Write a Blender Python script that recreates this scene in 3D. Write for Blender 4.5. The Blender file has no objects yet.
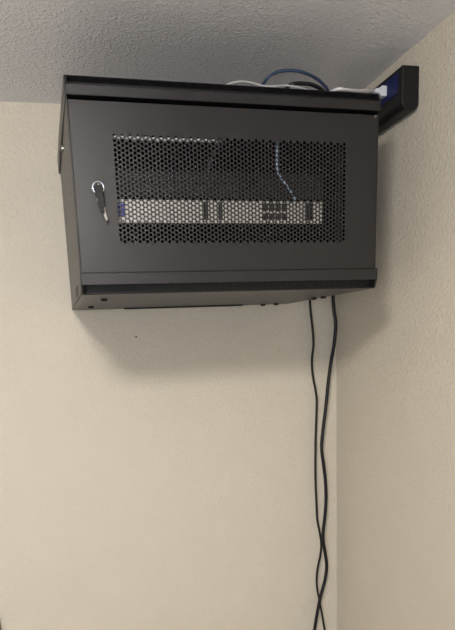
import bpy, bmesh, math
from mathutils import Vector, Matrix
sc = bpy.context.scene
COL = sc.collection

# ------------------------------------------------------------------ materials
def mat(name, color, rough=.5, metal=0, coat=0, bump=None, emis=None, spec=.5, tint=None):
    m = bpy.data.materials.new(name); m.use_nodes = True
    nt = m.node_tree; b = nt.nodes['Principled BSDF']
    b.inputs['Base Color'].default_value = (*color, 1)
    b.inputs['Roughness'].default_value = rough
    b.inputs['Metallic'].default_value = metal
    b.inputs['Specular IOR Level'].default_value = spec
    b.inputs['Coat Weight'].default_value = coat
    b.inputs['Coat Roughness'].default_value = .25
    if emis:
        b.inputs['Emission Color'].default_value = (*emis[0], 1)
        b.inputs['Emission Strength'].default_value = emis[1]
    tc = nt.nodes.new('ShaderNodeTexCoord')
    if tint:       # faint mottling of the paint: (scale, amount)
        n = nt.nodes.new('ShaderNodeTexNoise'); n.inputs['Scale'].default_value = tint[0]; n.inputs['Detail'].default_value = 4
        nt.links.new(tc.outputs['Object'], n.inputs['Vector'])
        mx = nt.nodes.new('ShaderNodeMix'); mx.data_type = 'RGBA'
        mx.inputs['A'].default_value = (*[c * (1 - tint[1]) for c in color], 1)
        mx.inputs['B'].default_value = (*[min(1, c * (1 + tint[1])) for c in color], 1)
        nt.links.new(n.outputs['Fac'], mx.inputs['Factor'])
        nt.links.new(mx.outputs['Result'], b.inputs['Base Color'])
    if bump:       # list of (scale, distance, low, high)
        prev = None
        for (s, d, lo, hi) in bump:
            n = nt.nodes.new('ShaderNodeTexNoise'); n.inputs['Scale'].default_value = s; n.inputs['Detail'].default_value = 2.5
            n.inputs['Distortion'].default_value = .4
            nt.links.new(tc.outputs['Object'], n.inputs['Vector'])
            r = nt.nodes.new('ShaderNodeMapRange'); r.interpolation_type = 'SMOOTHSTEP'
            r.inputs['From Min'].default_value = lo; r.inputs['From Max'].default_value = hi
            nt.links.new(n.outputs['Fac'], r.inputs['Value'])
            bp = nt.nodes.new('ShaderNodeBump'); bp.inputs['Strength'].default_value = 1; bp.inputs['Distance'].default_value = d
            nt.links.new(r.outputs['Result'], bp.inputs['Height'])
            if prev: nt.links.new(prev.outputs['Normal'], bp.inputs['Normal'])
            prev = bp
        nt.links.new(prev.outputs['Normal'], b.inputs['Normal'])
    return m

M = dict(
    wall=mat('beige_wall_paint', (.625, .565, .462), .62, bump=[(115, .00075, .42, .70), (260, .0004, .35, .7)], tint=(9, .03), spec=.35),
    ceil=mat('ceiling_paint', (.90, .89, .90), .48, bump=[(120, .0015, .44, .68), (280, .0007, .35, .7)], spec=.5),
    floor=mat('carpet', (.52, .49, .45), .95, bump=[(400, .003, .3, .7)]),
    trim=mat('dark_trim', (.03, .022, .018), .5, tint=(20, .2)),
    coat=mat('black_powder_coat', (.0072, .0066, .0084), .35, bump=[(1500, .00006, .35, .65)], spec=.52),
    dark=mat('black_steel_inside', (.012, .012, .013), .5, tint=(40, .2)),
    rubber=mat('black_rubber', (.007, .007, .008), .5, tint=(60, .2), spec=.3),
    pvc=mat('black_cable_jacket', (.006, .006, .008), .4, tint=(80, .2), spec=.3),
    pvcthin=mat('thin_black_cable_jacket', (.010, .009, .008), .45, tint=(80, .2), spec=.3),
    bluec=mat('blue_cable_jacket', (.020, .038, .085), .45, tint=(60, .15)),
    lblue=mat('pale_blue_cable_jacket', (.50, .66, .85), .45, tint=(60, .1)),
    whitec=mat('white_cable_jacket', (.62, .62, .62), .45, tint=(60, .08)),
    greyc=mat('grey_cable_jacket', (.34, .34, .34), .45, tint=(60, .08)),
    white=mat('white_plastic', (.66, .68, .72), .4, tint=(30, .05)),
    panel=mat('pale_panel_paint', (.88, .86, .84), .42, metal=.75, tint=(30, .04)),
    navy=mat('navy_panel', (.007, .011, .075), .5, tint=(30, .15), spec=.2),
    label=mat('blue_label', (.12, .15, .62), .45, tint=(30, .1)),
    devg=mat('dark_grey_device_paint', (.014, .013, .017), .5, tint=(40, .1), spec=.25),
    chrome=mat('chrome', (.48, .51, .58), .22, metal=1, tint=(50, .05)),
    steel=mat('steel', (.40, .38, .36), .3, metal=1, tint=(50, .08)),
    fixture=mat('white_enamel', (.8, .8, .78), .4, tint=(20, .03)),
    glow=mat('lit_diffuser', (.9, .88, .82), .4, emis=((1, .937, .865), 118), tint=(20, .02)),
)

# ------------------------------------------------------------------ mesh tools
def obj(name, bm, m, parent=None, smooth=False, bevel=0):
    bmesh.ops.recalc_face_normals(bm, faces=bm.faces)
    me = bpy.data.meshes.new(name); bm.to_mesh(me); bm.free()
    o = bpy.data.objects.new(name, me); COL.objects.link(o)
    me.materials.append(M[m])
    if smooth:
        for p in me.polygons: p.use_smooth = True
    if parent: o.parent = parent
    if bevel:
        b = o.modifiers.new('bevel', 'BEVEL'); b.width = bevel; b.segments = 2; b.limit_method = 'ANGLE'
    return o
def thing(name, label, cat, loc=(0, 0, 0), group=None):
    o = bpy.data.objects.new(name, None); COL.objects.link(o); o.location = loc
    o.empty_display_size = .05
    return tag(o, label, cat, group)
def tag(o, label, cat, group=None):
    o['label'] = label; o['category'] = cat
    if group: o['group'] = group
    return o
def box(bm, x0, x1, y0, y1, z0, z1):
    v = [bm.verts.new(p) for p in ((x0,y0,z0),(x1,y0,z0),(x1,y1,z0),(x0,y1,z0),(x0,y0,z1),(x1,y0,z1),(x1,y1,z1),(x0,y1,z1))]
    for f in ((0,3,2,1),(4,5,6,7),(0,1,5,4),(1,2,6,5),(2,3,7,6),(3,0,4,7)): bm.faces.new([v[i] for i in f])
    return bm
def B(*a): return box(bmesh.new(), *a)
def prism(bm, pts, axis, a, b):
    """outline pts (2D) extruded along axis from a to b"""
    def P(q, t):
        return {'x': (t, q[0], q[1]), 'y': (q[0], t, q[1]), 'z': (q[0], q[1], t)}[axis]
    r0 = [bm.verts.new(P(q, a)) for q in pts]; r1 = [bm.verts.new(P(q, b)) for q in pts]
    n = len(pts)
    for i in range(n): bm.faces.new((r0[i], r0[(i+1) % n], r1[(i+1) % n], r1[i]))
    bm.faces.new(r0[::-1]); bm.faces.new(r1)
    return bm
def cyl(bm, c, ax, r, h, n=20, r2=None):
    r2 = r if r2 is None else r2
    q = Vector(ax).to_track_quat('Z', 'Y'); c = Vector(c)
    ring = lambda rr, t: [bm.verts.new(c + q @ Vector((rr*math.cos(2*math.pi*i/n), rr*math.sin(2*math.pi*i/n), t))) for i in range(n)]
    a, b = ring(r, 0), ring(r2, h)
    for i in range(n): bm.faces.new((a[i], a[(i+1) % n], b[(i+1) % n], b[i]))
    bm.faces.new(a[::-1]); bm.faces.new(b)
    return bm
def torus(bm, c, ax, R, r, n=28, k=10, sx=1, sy=1):
    q = Vector(ax).to_track_quat('Z', 'Y'); c = Vector(c); rings = []
    for i in range(n):
        a = 2*math.pi*i/n; d = Vector((math.cos(a)*sx, math.sin(a)*sy, 0)); dn = Vector((math.cos(a), math.sin(a), 0))
        rings.append([bm.verts.new(c + q @ (d*R + dn*r*math.cos(2*math.pi*j/k) + Vector((0, 0, r*math.sin(2*math.pi*j/k))))) for j in range(k)])
    for i in range(n):
        for j in range(k):
            bm.faces.new((rings[i][j], rings[(i+1) % n][j], rings[(i+1) % n][(j+1) % k], rings[i][(j+1) % k]))
    return bm
def spline(P, sub=8):
    P = [Vector(p) for p in P]; out = []
    for i in range(len(P)-1):
        a = P[max(i-1, 0)]; b = P[i]; c = P[i+1]; d = P[min(i+2, len(P)-1)]
        for s in range(sub):
            t = s/sub
            out.append(.5*((2*b) + (c-a)*t + (2*a-5*b+4*c-d)*t*t + (3*b-a-3*c+d)*t**3))
    out.append(P[-1]); return out
def tube(bm, P, r, k=10, sub=8, flat=1):
    pts = spline(P, sub); rings = []; up = Vector((.3, 1, .1)).normalized()
    for i, p in enumerate(pts):
        t = (pts[min(i+1, len(pts)-1)] - pts[max(i-1, 0)]).normalized()
        s = t.cross(up)
        s.normalize(); u = s.cross(t).normalized(); up = u
        rings.append([bm.verts.new(p + s*r*math.cos(2*math.pi*j/k) + u*r*flat*math.sin(2*math.pi*j/k)) for j in range(k)])
    for i in range(len(rings)-1):
        for j in range(k): bm.faces.new((rings[i][j], rings[i][(j+1) % k], rings[i+1][(j+1) % k], rings[i+1][j]))
    bm.faces.new(rings[0][::-1]); bm.faces.new(rings[-1])
    return bm
def ring8(c0, c1, hw, hh, rect=False, w=None, h=None):
    """eight points of a hole round (c0, c1)"""
    pts = []
    for k in range(8):
        a = math.pi/4*k
        if rect:
            d = [(1,0),(1,1),(0,1),(-1,1),(-1,0),(-1,-1),(0,-1),(1,-1)][k]
            pts.append((c0 + d[0]*hw, c1 + d[1]*hh))
        else: pts.append((c0 + hw*math.cos(a), c1 + hh*math.sin(a)))
    return pts
def perf(bm, O, U, V, N, u0, u1, v0, v1, cols, thick):
    """perforated sheet: plane O + u U + v V, thickness along -N; cols = list of (ua, ub, [(uc, vc, va, vb, hw, hh, rect)])"""
    O, U, V, N = map(Vector, (O, U, V, N))
    for lay in (0, -thick):
        def P(q): return bm.verts.new(O + U*q[0] + V*q[1] + N*lay)
        def quad(a, b, c, d): bm.faces.new([P(x) for x in (a, b, c, d)])
        quad((u0, v0), (cols[0][0], v0), (cols[0][0], v1), (u0, v1))
        quad((cols[-1][1], v0), (u1, v0), (u1, v1), (cols[-1][1], v1))
        for ua, ub, cells in cols:
            if cells[0][2] > v0 + 1e-6: quad((ua, v0), (ub, v0), (ub, cells[0][2]), (ua, cells[0][2]))
            if cells[-1][3] < v1 - 1e-6: quad((ua, cells[-1][3]), (ub, cells[-1][3]), (ub, v1), (ua, v1))
            for uc, vc, va, vb, hw, hh, rect in cells:
                outer = [(ub, vc), (ub, vb), (uc, vb), (ua, vb), (ua, vc), (ua, va), (uc, va), (ub, va)]
                inner = ring8(uc, vc, hw, hh, rect)
                ov = [P(q) for q in outer]; iv = [P(q) for q in inner]
                for k in range(8):
                    bm.faces.new((ov[k], ov[(k+1) % 8], iv[(k+1) % 8], iv[k]))
                if lay == 0:
                    jv = [bm.verts.new(O + U*q[0] + V*q[1] - N*thick) for q in inner]
                    for k in range(8): bm.faces.new((iv[k], iv[(k+1) % 8], jv[(k+1) % 8], jv[k]))
    return bm

# ------------------------------------------------------------------ the room
WO, RX, CZ, FZ, LX, FY = .0130, .754, .4939, -1.93, -2.6, -3.7
def struct(name, bm, m, **k):
    o = obj(name, bm, m, **k); o['kind'] = 'structure'; return o
struct('wall_back', B(LX-.1, RX+.1, WO, WO+.1, FZ-.05, CZ+.05), 'wall')
struct('wall_right', B(RX, RX+.1, FY, WO, FZ-.05, CZ+.05), 'wall')
struct('wall_left', B(LX-.1, LX, FY, WO, FZ-.05, CZ+.05), 'wall')
# the wall behind the camera has a window that lets daylight in
WX0, WX1, WZ0, WZ1 = -2.2, -.5, -1.0, .22
bm = B(LX-.1, WX0, FY-.1, FY, FZ-.05, CZ+.05); box(bm, WX1, RX+.1, FY-.1, FY, FZ-.05, CZ+.05)
box(bm, WX0, WX1, FY-.1, FY, FZ-.05, WZ0); box(bm, WX0, WX1, FY-.1, FY, WZ1, CZ+.05)
struct('wall_front', bm, 'wall')
bm = bmesh.new()
for a in ((WX0, WX1, WZ0, WZ0+.05), (WX0, WX1, WZ1-.05, WZ1), (WX0, WX0+.05, WZ0, WZ1), (WX1-.05, WX1, WZ0, WZ1), ((WX0+WX1)/2-.02, (WX0+WX1)/2+.02, WZ0, WZ1)):
    box(bm, a[0], a[1], FY-.07, FY-.03, a[2], a[3])
struct('window_1', bm, 'fixture')
struct('ceiling', B(LX, RX, FY, WO, CZ, CZ+.1), 'ceil')
struct('floor', B(LX, RX, FY, WO, FZ-.1, FZ), 'floor')
struct('trim_1', B(-.300, -.2775, WO-.012, WO, FZ, -.827), 'trim', bevel=.001)

# ceiling lamp (behind and above the camera) : round flush dome
LP = (-.26, -1.64)
lamp = thing('ceiling_light', 'round white flush dome lamp on the ceiling in front of the cabinet', 'ceiling light', (LP[0], LP[1], CZ))
obj('base', cyl(bmesh.new(), (0, 0, -.018), (0, 0, 1), .155, .018, 40), 'fixture', lamp)
bm = bmesh.new(); prev = None; n = 32
for k in range(9):
    a = k/8*math.pi/2; rr = .14*math.cos(a) if k < 8 else .002; z = -.018-.10*math.sin(a)
    cur = [bm.verts.new((rr*math.cos(2*math.pi*i/n), rr*math.sin(2*math.pi*i/n), z)) for i in range(n)]
    if prev:
        for i in range(n): bm.faces.new((prev[i], prev[(i+1) % n], cur[(i+1) % n], cur[i]))
    prev = cur
bm.faces.new(prev[::-1])
obj('diffuser', bm, 'glow', lamp, smooth=True)

# ------------------------------------------------------------------ network cabinet (local frame, then leaned as it hangs)
W, D, H = .600, .477, .3629
C1, C2, R, DB = .0084, .0172, .0331, .0382
T = .0015
cab = thing('network_cabinet', 'black wall-mounted network cabinet with perforated front door', 'network cabinet')
ROT = (Matrix.Rotation(.0163, 3, 'Z') @ Matrix.Rotation(.0094, 3, 'X') @ Matrix.Rotation(.0068, 3, 'Y'))
cab.rotation_euler = ROT.to_euler()
YF = -D + C1       # where the top, bottom and sides end
# top and bottom sheets (top cover has a flange that folds down over the side panels)
bm = B(0, W, YF, 0, H-T, H)
prism(bm, [(0, YF), (-.0012, YF+.004), (-.0048, -.16), (-.0048, 0), (0, 0)], 'z', H-R, H); prism(bm, [(W, YF), (W+.0012, YF+.004), (W+.0030, -.16), (W+.0030, 0), (W, 0)], 'z', H-R, H)
obj('top_cover', bm, 'coat', cab)
def bottom():
    bm = bmesh.new()
    # long cable entry near the back, the rest plain sheet
    x0, x1, y0, y1 = .135, .455, -.035, -.020
    for a in ((0, W, YF, y0), (0, W, y1, 0), (0, x0, y0, y1), (x1, W, y0, y1)): box(bm, a[0], a[1], a[2], a[3], 0, T)
    return bm
obj('bottom_panel', bottom(), 'coat', cab)
obj('cable_entry_brush', B(.133, .457, -.037, -.018, -.0030, .004), 'rubber', cab)
obj('back_panel', B(0, W, -T, 0, T, H-T), 'coat', cab)
# left and right sides
for x in (0, W-T):
    obj('front_post', B(x, x+T, YF, YF+.020, T, H-R), 'coat', cab); obj('rear_post', B(x, x+T, -.018, -T, T, H-R), 'coat', cab)
def side_panel(x, s):
    cols = []; p = .02
    y0, y1 = YF+.021, -.019
    xs = []
    # three short vent slots near the upper front and three towards the back, one opening low at the front
    slots = [(-.412, .200, .0022, .016), (-.398, .200, .0022, .016), (-.125, .205, .0030, .018), (-.111, .205, .0030, .018)]
    for yc, zc, hw, hh in slots:
        cols.append((yc-.006, yc+.006, [(yc, zc, zc-.025, zc+.025, hw, hh, True)]))
    out = []; last = None
    for c in cols:
        if last is not None and c[0] > last + 1e-6:
            out.append((last, c[0], None))
        out.append(c); last = c[1]
    bm = bmesh.new()
    N = Vector((s, 0, 0))
    for group in (cols[:2], cols[2:]):
        a = group[0][0]; b = group[-1][1]
        g = []
        for i, c in enumerate(group):
            g.append(c)
        # close the small gap between neighbours
        if len(g) == 2 and g[1][0] > g[0][1]:
            m_ = (g[0][1] + g[1][0])/2
            g = [(g[0][0], m_, g[0][2]), (m_, g[1][1], g[1][2])]
        lo = y0 if group is cols[:2] or group[0] is cols[0] else -.29
        hi = -.29 if group[0] is cols[0] else y1
        perf(bm, (x, 0, 0), (0, 1, 0), (0, 0, 1), N, lo, hi, .004, H-R, g, .0012)
    return obj('side_panel', bm, 'coat', cab)
left_panel = side_panel(-.0002, -1); right_panel = side_panel(W+.0002, 1)
# side panel catches
for px, s in ((-.0002, -1), (W+.0002, 1)):
    for yy in (-.24,):
        c = cyl(bmesh.new(), (px, yy, .315), (s, 0, 0), .0075, .004, 18)
        box(c, px+s*.0040-.0006, px+s*.0040+.0006, yy-.006, yy+.006, .3138, .3162)
        obj('panel_catch', c, 'steel', cab)
obj('side_knockout', B(-.0010, .0002, -.360, -.275, .009, .028), 'rubber', cab)

# front rails: plate, perforated chamfer, inner lip
def rail(top):
    bm = bmesh.new(); t = .0014
    z0, z1 = (H-R, H-C2) if top else (C2, DB)
    box(bm, 0, W, -D, -D+t, z0, z1)
    zi = z0 if top else z1
    box(bm, 0, W, -D, -D+.030, min(zi, zi+(t if top else -t)), max(zi, zi+(t if top else -t)))      # lip the door closes under
    # end cheeks
    for x in (0, W-t):
        pts = [(-D, z0), (-D+.03, z0), (-D+.03, H-T), (YF, H-T), (-D, z1)] if top else [(-D, z1), (-D, z0), (YF, T), (-D+.03, T), (-D+.03, z1)]
        prism(bm, pts, 'x', x, x+t)
    # perforated chamfer
    L = math.hypot(C1, C2)
    if top: O = (0, -D, H-C2); V = (0, C1/L, C2/L); N = (0, -C2/L, C1/L)
    else:   O = (0, YF, 0);    V = (0, -C1/L, C2/L); N = (0, -C2/L, -C1/L)
    p = .0052; n = 114; x0 = (W-n*p)/2
    cols = [(x0+i*p, x0+(i+1)*p, [(x0+(i+.5)*p, L/2, .0008, L-.0008, .00235, L/2-.0013, True)]) for i in range(n)]
    perf(bm, O, (1, 0, 0), V, N, 0, W, 0, L, cols, .001)
    return bm
obj('top_rail', rail(True), 'coat', cab); obj('bottom_rail', rail(False), 'coat', cab)
# inner rails close the rail cavities so they stay dark
bm = B(.002, W-.002, -D+.0285, -D+.030, H-R, H-T); obj('rail_backing', bm, 'dark', cab)
bm = B(.002, W-.002, -D+.0285, -D+.030, T, DB); obj('rail_backing', bm, 'dark', cab)

# door
YD = -D + .008
dz0, dz1, dx0, dx1 = DB+.0012, H-R-.0050, .0022, W-.0016
bm = bmesh.new()
NC, NR = 65, 23
ua, ub, va, vb = .0755, .5305, .0885, .2745
cp = (ub-ua)/NC; rp = (vb-va)/(NR+.5)
cols = []
for i in range(NC):
    off = 0 if i % 2 else .5*rp
    cells = [(ua+(i+.5)*cp, va+off+(j+.5)*rp, va+off+j*rp, va+off+(j+1)*rp, .0030, .0031, False) for j in range(NR)]
    cols.append((ua+i*cp, ua+(i+1)*cp, cells))
perf(bm, (0, YD, 0), (1, 0, 0), (0, 0, 1), (0, -1, 0), dx0, dx1, dz0, dz1, cols, .0012)
box(bm, dx0, dx0+.0012, YD, YD+.016, dz0, dz1); box(bm, dx1-.0012, dx1, YD, YD+.016, dz0, dz1)
box(bm, dx0, dx1, YD+.001, YD+.016, dz0, dz0+.0012); box(bm, dx0, dx1, YD+.001, YD+.016, dz1-.0012, dz1)
door = obj('door', bm, 'coat', cab)
# lock: chrome ring, barrel, slot
lx, lz = .0440, .1838
lock = obj('lock', torus(bmesh.new(), (lx, YD-.0015, lz), (0, -1, 0), .0098, .0022, 30, 10), 'chrome', door, smooth=True); lock['label'] = 'chrome lock ring'
bm = cyl(bmesh.new(), (lx, YD+.002, lz), (0, -1, 0), .0088, .0045, 26); obj('lock_barrel', bm, 'dark', lock)
hs = obj('hinge_pin', cyl(bmesh.new(), (.5925, YD-.0003, .3225), (0, -1, 0), .0030, .0024, 14, .0016), 'steel', door)

# uprights inside and shelf
for x in (.050, W-.050-.018):
    bm = B(x, x+.012, -.428, -.426, T, H-T); box(bm, x if x < .3 else x+.010, (x if x < .3 else x+.010)+.002, -.426, -.400, T, H-T)
    obj('rack_upright', bm, 'dark', cab)
# mounting brackets between back panel and wall
for z0, z1 in ((.03, .06), (.30, .33)):
    obj('mounting_rail', B(.03, .20, 0, .006, z0, z1), 'dark', cab)
# black screws under the bottom
for x, y in ((.050, -.3636), (.039, -.138), (.52, -.022), (.552, -.040), (.5775, -.225), (.585, -.262)):
    bm = cyl(bmesh.new(), (x, y, 0), (0, 0, -1), .0078, .0048, 14, .0055)
    obj('bottom_screw', bm, 'rubber', cab)

def inside(o):
    """stands inside the leaned cabinet"""
    o.rotation_euler = ROT.to_euler(); return o
# keys: hang from the lock
kb = thing('key_bunch', 'small bunch of keys with black bow hanging from the chrome door lock', 'keys'); inside(kb)
ky = YD-.004
bm = prism(bmesh.new(), [(lx-.0065, lz+.002), (lx-.0075, lz-.016), (lx-.0045, lz-.021), (lx+.0045, lz-.021), (lx+.0075, lz-.016), (lx+.0065, lz+.002)], 'y', ky-.010, ky-.007)
obj('key_bow', bm, 'rubber', kb, bevel=.001)
obj('key_blade', B(lx-.001, lx+.001, ky-.009, ky+.002, lz-.004, lz+.004), 'steel', kb)
obj('ring', torus(bmesh.new(), (lx, ky-.0085, lz-.022), (0, -1, 0), .0048, .0007, 20, 6), 'steel', kb, smooth=True)
def hangkey(a, z0, outline, dy):
    c, t = math.cos(a), math.sin(a)
    return prism(bmesh.new(), [(lx+x*c-z*t, lz+z0+x*t+z*c) for x, z in outline], 'y', dy, dy+.0022)
head = [(-.0045, 0), (.0045, 0), (.0062, -.006), (.0058, -.022), (.0030, -.027), (.0028, -.033), (0, -.036), (-.0028, -.033), (-.0030, -.027), (-.0058, -.022), (-.0062, -.006)]
obj('spare_key', hangkey(.13, -.012, head, ky-.0135), 'rubber', kb, bevel=.0006)
blade = [(-.0035, 0), (.0035, 0), (.0042, -.018), (.0024, -.022), (.0022, -.036), (0, -.040), (-.0020, -.036), (-.0024, -.022), (-.0042, -.018)]
k2 = obj('spare_key', hangkey(.26, -.020, blade, ky-.0105), 'steel', kb); k2['label'] = 'bare steel key'

# ---- equipment on the rack
pp = thing('patch_panel', 'pale one-unit patch panel with dark ports behind the perforated door', 'patch panel'); inside(pp)
y0 = -.430
obj('faceplate', B(.063, .501, y0, y0+.0030, .1325, .1745), 'panel', pp, bevel=.0008)
obj('housing', B(.070, .495, y0+.003, y0+.110, .1340, .1730), 'dark', pp)
lb = obj('label_strip', B(.0760, .0945, y0-.0012, y0+.001, .1440, .1690), 'label', pp); lb['label'] = 'blue label'
for x0, x1 in ((.2480, .2570), (.2780, .2860), (.4615, .4760)):
    obj('port_divider', B(x0, x1, y0-.003, y0+.001, .1385, .1715), 'devg', pp)
for z0, z1 in ((.1560, .1700), (.1395, .1515)):
    for i in range(4):
        x = .3700 + i*.0135
        obj('port', B(x, x+.0118, y0-.0012, y0+.001, z0, z1), 'dark', pp)
ns = thing('network_switch', 'dark grey rack device mounted above the pale patch panel inside cabinet', 'network switch'); inside(ns)
obj('case', B(.070, .495, -.427, -.20, .181, .2250), 'devg', ns, bevel=.001)
obj('faceplate', B(.063, .501, -.430, -.427, .1800, .2260), 'devg', ns, bevel=.0008)
for z0 in (.189, .207):
    for i in range(12):
        obj('port', B(.115+i*.0165, .129+i*.0165, -.4312, -.429, z0, z0+.013), 'dark', ns)

obj_ = obj('white_cable', tube(bmesh.new(), [(.070, -.40, .285), (.074, -.44, .2745), (.082, -.4600, .2705), (.10, -.4615, .2700), (.15, -.4615, .2695), (.21, -.4610, .2700), (.26, -.4600, .2708), (.282, -.45, .2740), (.295, -.41, .285), (.30, -.33, .285), (.30, -.25, .250), (.30, -.22, .2305)], .0032), 'whitec', smooth=True)
tag(inside(obj_), 'thin white cord strung along the top edge behind the perforated door', 'cable')
o = obj('ethernet_cable', tube(bmesh.new(), [(.4250, -.36, .3290), (.4085, -.41, .316), (.4062, -.44, .2921), (.4057, -.44, .257), (.405, -.44, .2301), (.4087, -.44, .2121), (.4230, -.442, .193), (.4330, -.444, .178), (.4430, -.438, .166), (.4450, -.4322, .160)], .0019), 'lblue', smooth=True)
tag(o, 'pale blue network cable hanging behind the door on the right of the mesh', 'cable')
o = obj('ethernet_cable', tube(bmesh.new(), [(.415, -.36, .325), (.400, -.40, .29), (.3852, -.438, .2407), (.3660, -.441, .2200), (.3468, -.443, .1990), (.3350, -.443, .1850), (.330, -.434, .171)], .0030), 'pvc', smooth=True)
tag(o, 'black network cable running diagonally down to the pale patch panel', 'cable')

tag(obj('wall_nail', cyl(bmesh.new(), (.1634, WO, -.0755), (.1, -1, .1), .0018, .004, 10, .0022), 'rubber'), 'tiny dark nail in the wall just under the cabinet on the left', 'nail')
# ------------------------------------------------------------------ on top of the cabinet
BL = [(.372, -.36, .3655), (.3784, -.40, .3700), (.3862, -.43, .3778), (.3948, -.44, .3863), (.4151, -.44, .394), (.4374, -.44, .3967), (.4597, -.44, .3951), (.4868, -.43, .3926), (.5103, -.42, .3862), (.5327, -.40, .3760), (.54, -.34, .3655), (.50, -.22, .3655), (.42, -.12, .3660)]
tag(obj('ethernet_cable', tube(bmesh.new(), BL, .0029), 'bluec', smooth=True), 'dark blue network cable looping up above the cabinet top', 'cable')
WH = [(.27, -.33, .3655), (.29, -.39, .3665), (.3054, -.425, .3680), (.3153, -.44, .3696), (.3353, -.445, .3717), (.3568, -.445, .3701), (.3765, -.445, .3660), (.4004, -.445, .3658), (.4226, -.445, .3684), (.449, -.445, .3660), (.4803, -.43, .3655), (.50, -.38, .3645), (.46, -.30, .3645)]
tag(obj('flat_cable', tube(bmesh.new(), WH, .0020), 'greyc', smooth=True), 'thin pale grey cable waving along the front edge of the cabinet top', 'cable')
BK = [(.418, -.38, .3665), (.4306, -.42, .3700), (.4389, -.44, .3730), (.4615, -.44, .3754), (.4842, -.44, .3728), (.515, -.42, .3690), (.52, -.37, .3675)]
tag(obj('black_cable', tube(bmesh.new(), BK, .0036), 'pvc', smooth=True), 'short black cord lying under the blue cable loop on the cabinet top', 'cable')

# power box on the right wall
pb = thing('power_box', 'black power box with rounded end fixed high on the right wall', 'power box', (RX, -.22, .41))
bx0, bx1 = -.046, 0
def rr(x0, x1, z0, z1, r, n=6):
    P = []
    for cx, cz, a0 in ((x1-r[0], z1-r[0], 0), (x0+r[1], z1-r[1], 90), (x0+r[2], z0+r[2], 180), (x1-r[3], z0+r[3], 270)):
        rad = r[[0, 90, 180, 270].index(a0)]
        for k in range(n+1):
            a = math.radians(a0 + 90*k/n); P.append((cx+rad*math.cos(a), cz+rad*math.sin(a)))
    return P
bm = prism(bmesh.new(), rr(-.041, 0, -.047, .037, (.004, .003, .014, .012)), 'y', -.156, .115)
obj('housing', bm, 'rubber', pb, bevel=.003)
obj('side_cover', B(-.0425, -.039, -.140, .020, -.012, .028), 'navy', pb, bevel=.001)['label'] = 'dark navy side cover'
# white plug on its left face with the cord to the cabinet top
pl = thing('power_plug', 'white plug with white cord in the side of the black power box', 'plug', (.7125, -.31, .4195))
bm = prism(bmesh.new(), [(0, -.0105), (0, .0105), (-.012, .0105), (-.018, .006), (-.028, .004), (-.028, -.003), (-.018, -.005), (-.012, -.0105)], 'y', -.009, .009)
obj('plug_body', bm, 'white', pl, bevel=.0015)
CD = [(.6860, -.31, .4200), (.6700, -.325, .4150), (.633, -.37, .396), (.5866, -.41, .3790), (.5493, -.44, .3680), (.5323, -.44, .3677), (.5200, -.40, .3672), (.53, -.30, .3672), (.50, -.25, .3672)]
c = obj('cord', tube(bmesh.new(), [tuple(Vector(q)-Vector((.7125, -.31, .4195))) for q in CD], .0030), 'whitec', pl, smooth=True)

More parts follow.
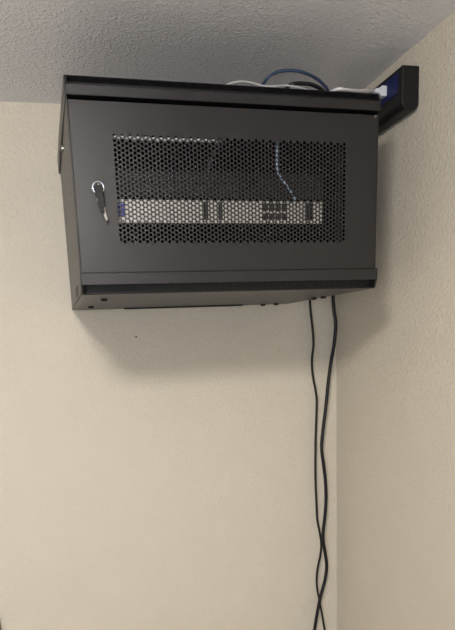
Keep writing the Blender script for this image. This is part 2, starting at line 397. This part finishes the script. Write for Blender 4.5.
# ------------------------------------------------------------------ cables that hang down the corner
THIN = [(.700, -.125, .372), (.690, -.100, .355), (.672, -.045, .25), (.662, -.014, .11), (.6609, -.012, .0022), (.6696, -.010, -.0803), (.6723, -.008, -.1226), (.6671, -.008, -.1648), (.6691, -.008, -.2079), (.6771, -.008, -.2519), (.6809, -.008, -.2873), (.6775, -.008, -.3701), (.6753, -.008, -.4303), (.6744, -.008, -.5223), (.6757, -.010, -.585), (.6784, -.010, -.6487), (.6859, -.011, -.6915), (.6899, -.012, -.7309), (.6869, -.010, -.7665), (.6781, -.008, -.8115), (.6751, -.008, -.8511), (.6781, -.008, -.8851), (.6872, -.008, -.934), (.6986, -.010, -1.0116), (.7069, -.01, -1.0725), (.70, -.01, -1.3), (.69, -.01, -1.6), (.69, -.02, -1.88), (.68, -.06, FZ+.004), (.60, -.12, FZ+.004)]
THICK = [(.725, -.125, .368), (.725, -.105, .35), (.722, -.050, .22), (.722, -.024, .09), (.7271, -.022, .0108), (.7301, -.022, -.0278), (.7352, -.022, -.0696), (.7297, -.022, -.1256), (.7201, -.022, -.1734), (.712, -.022, -.2246), (.707, -.022, -.2678), (.702, -.022, -.3115), (.6936, -.022, -.3701), (.6887, -.022, -.4238), (.6948, -.022, -.4761), (.6999, -.022, -.5228), (.7019, -.022, -.5791), (.6982, -.022, -.6323), (.6923, -.022, -.6795), (.691, -.023, -.7115), (.6974, -.023, -.7546), (.7025, -.022, -.7979), (.6968, -.022, -.8435), (.6829, -.022, -.8917), (.6705, -.022, -.9472), (.6597, -.022, -1.007), (.6541, -.022, -1.0579), (.655, -.025, -1.3), (.66, -.03, -1.6), (.66, -.05, -1.87), (.64, -.10, FZ+.007), (.55, -.16, FZ+.007)]
tag(obj('thick_black_cable', tube(bmesh.new(), THICK, .0049, 12, 10), 'pvc', smooth=True), 'thick black power cord hanging down beside the wall corner', 'cable')
tag(obj('thin_black_cable', tube(bmesh.new(), THIN, .0035, 10, 10), 'pvcthin', smooth=True), 'thin black cable hanging left of the thick black cord', 'cable')

# ------------------------------------------------------------------ light, world, camera
w = bpy.data.worlds.new('room_air'); sc.world = w; w.use_nodes = True
w.node_tree.nodes['Background'].inputs['Color'].default_value = (.5, .55, .65, 1)
w.node_tree.nodes['Background'].inputs['Strength'].default_value = .1

dl = bpy.data.lights.new('daylight', 'AREA'); dl.shape = 'RECTANGLE'; dl.size = 1.7; dl.size_y = 1.25
dl.energy = 62; dl.color = (.78, .86, 1)
do = bpy.data.objects.new('daylight', dl); COL.objects.link(do); do.location = ((WX0+WX1)/2, FY-.12, (WZ0+WZ1)/2)
do.rotation_euler = (math.radians(90), 0, 0)

cd = bpy.data.cameras.new('camera'); cam = bpy.data.objects.new('camera', cd); COL.objects.link(cam)
F, PX, PY = 578.6941, 195.9712, 464.811
cd.sensor_fit = 'AUTO'; cd.sensor_width = 36
cd.lens = F*36/630
cd.shift_x = (227.5-PX)/630; cd.shift_y = (PY-315)/630
cd.clip_start = .02
Rc = Matrix.Rotation(-.217, 4, 'Z') @ Matrix.Rotation(-.2038, 4, 'X') @ Matrix.Rotation(.0526, 4, 'Y') @ Matrix.Rotation(math.pi/2, 4, 'X')
cam.matrix_world = Matrix.Translation((-.0422, -1.5926, -.1052)) @ Rc
sc.camera = cam
vs = sc.view_settings
sc.display_settings.display_device = 'sRGB'
vs.view_transform = 'Standard'; vs.look = 'None'; vs.exposure = 0; vs.gamma = 1; vs.use_curve_mapping = False
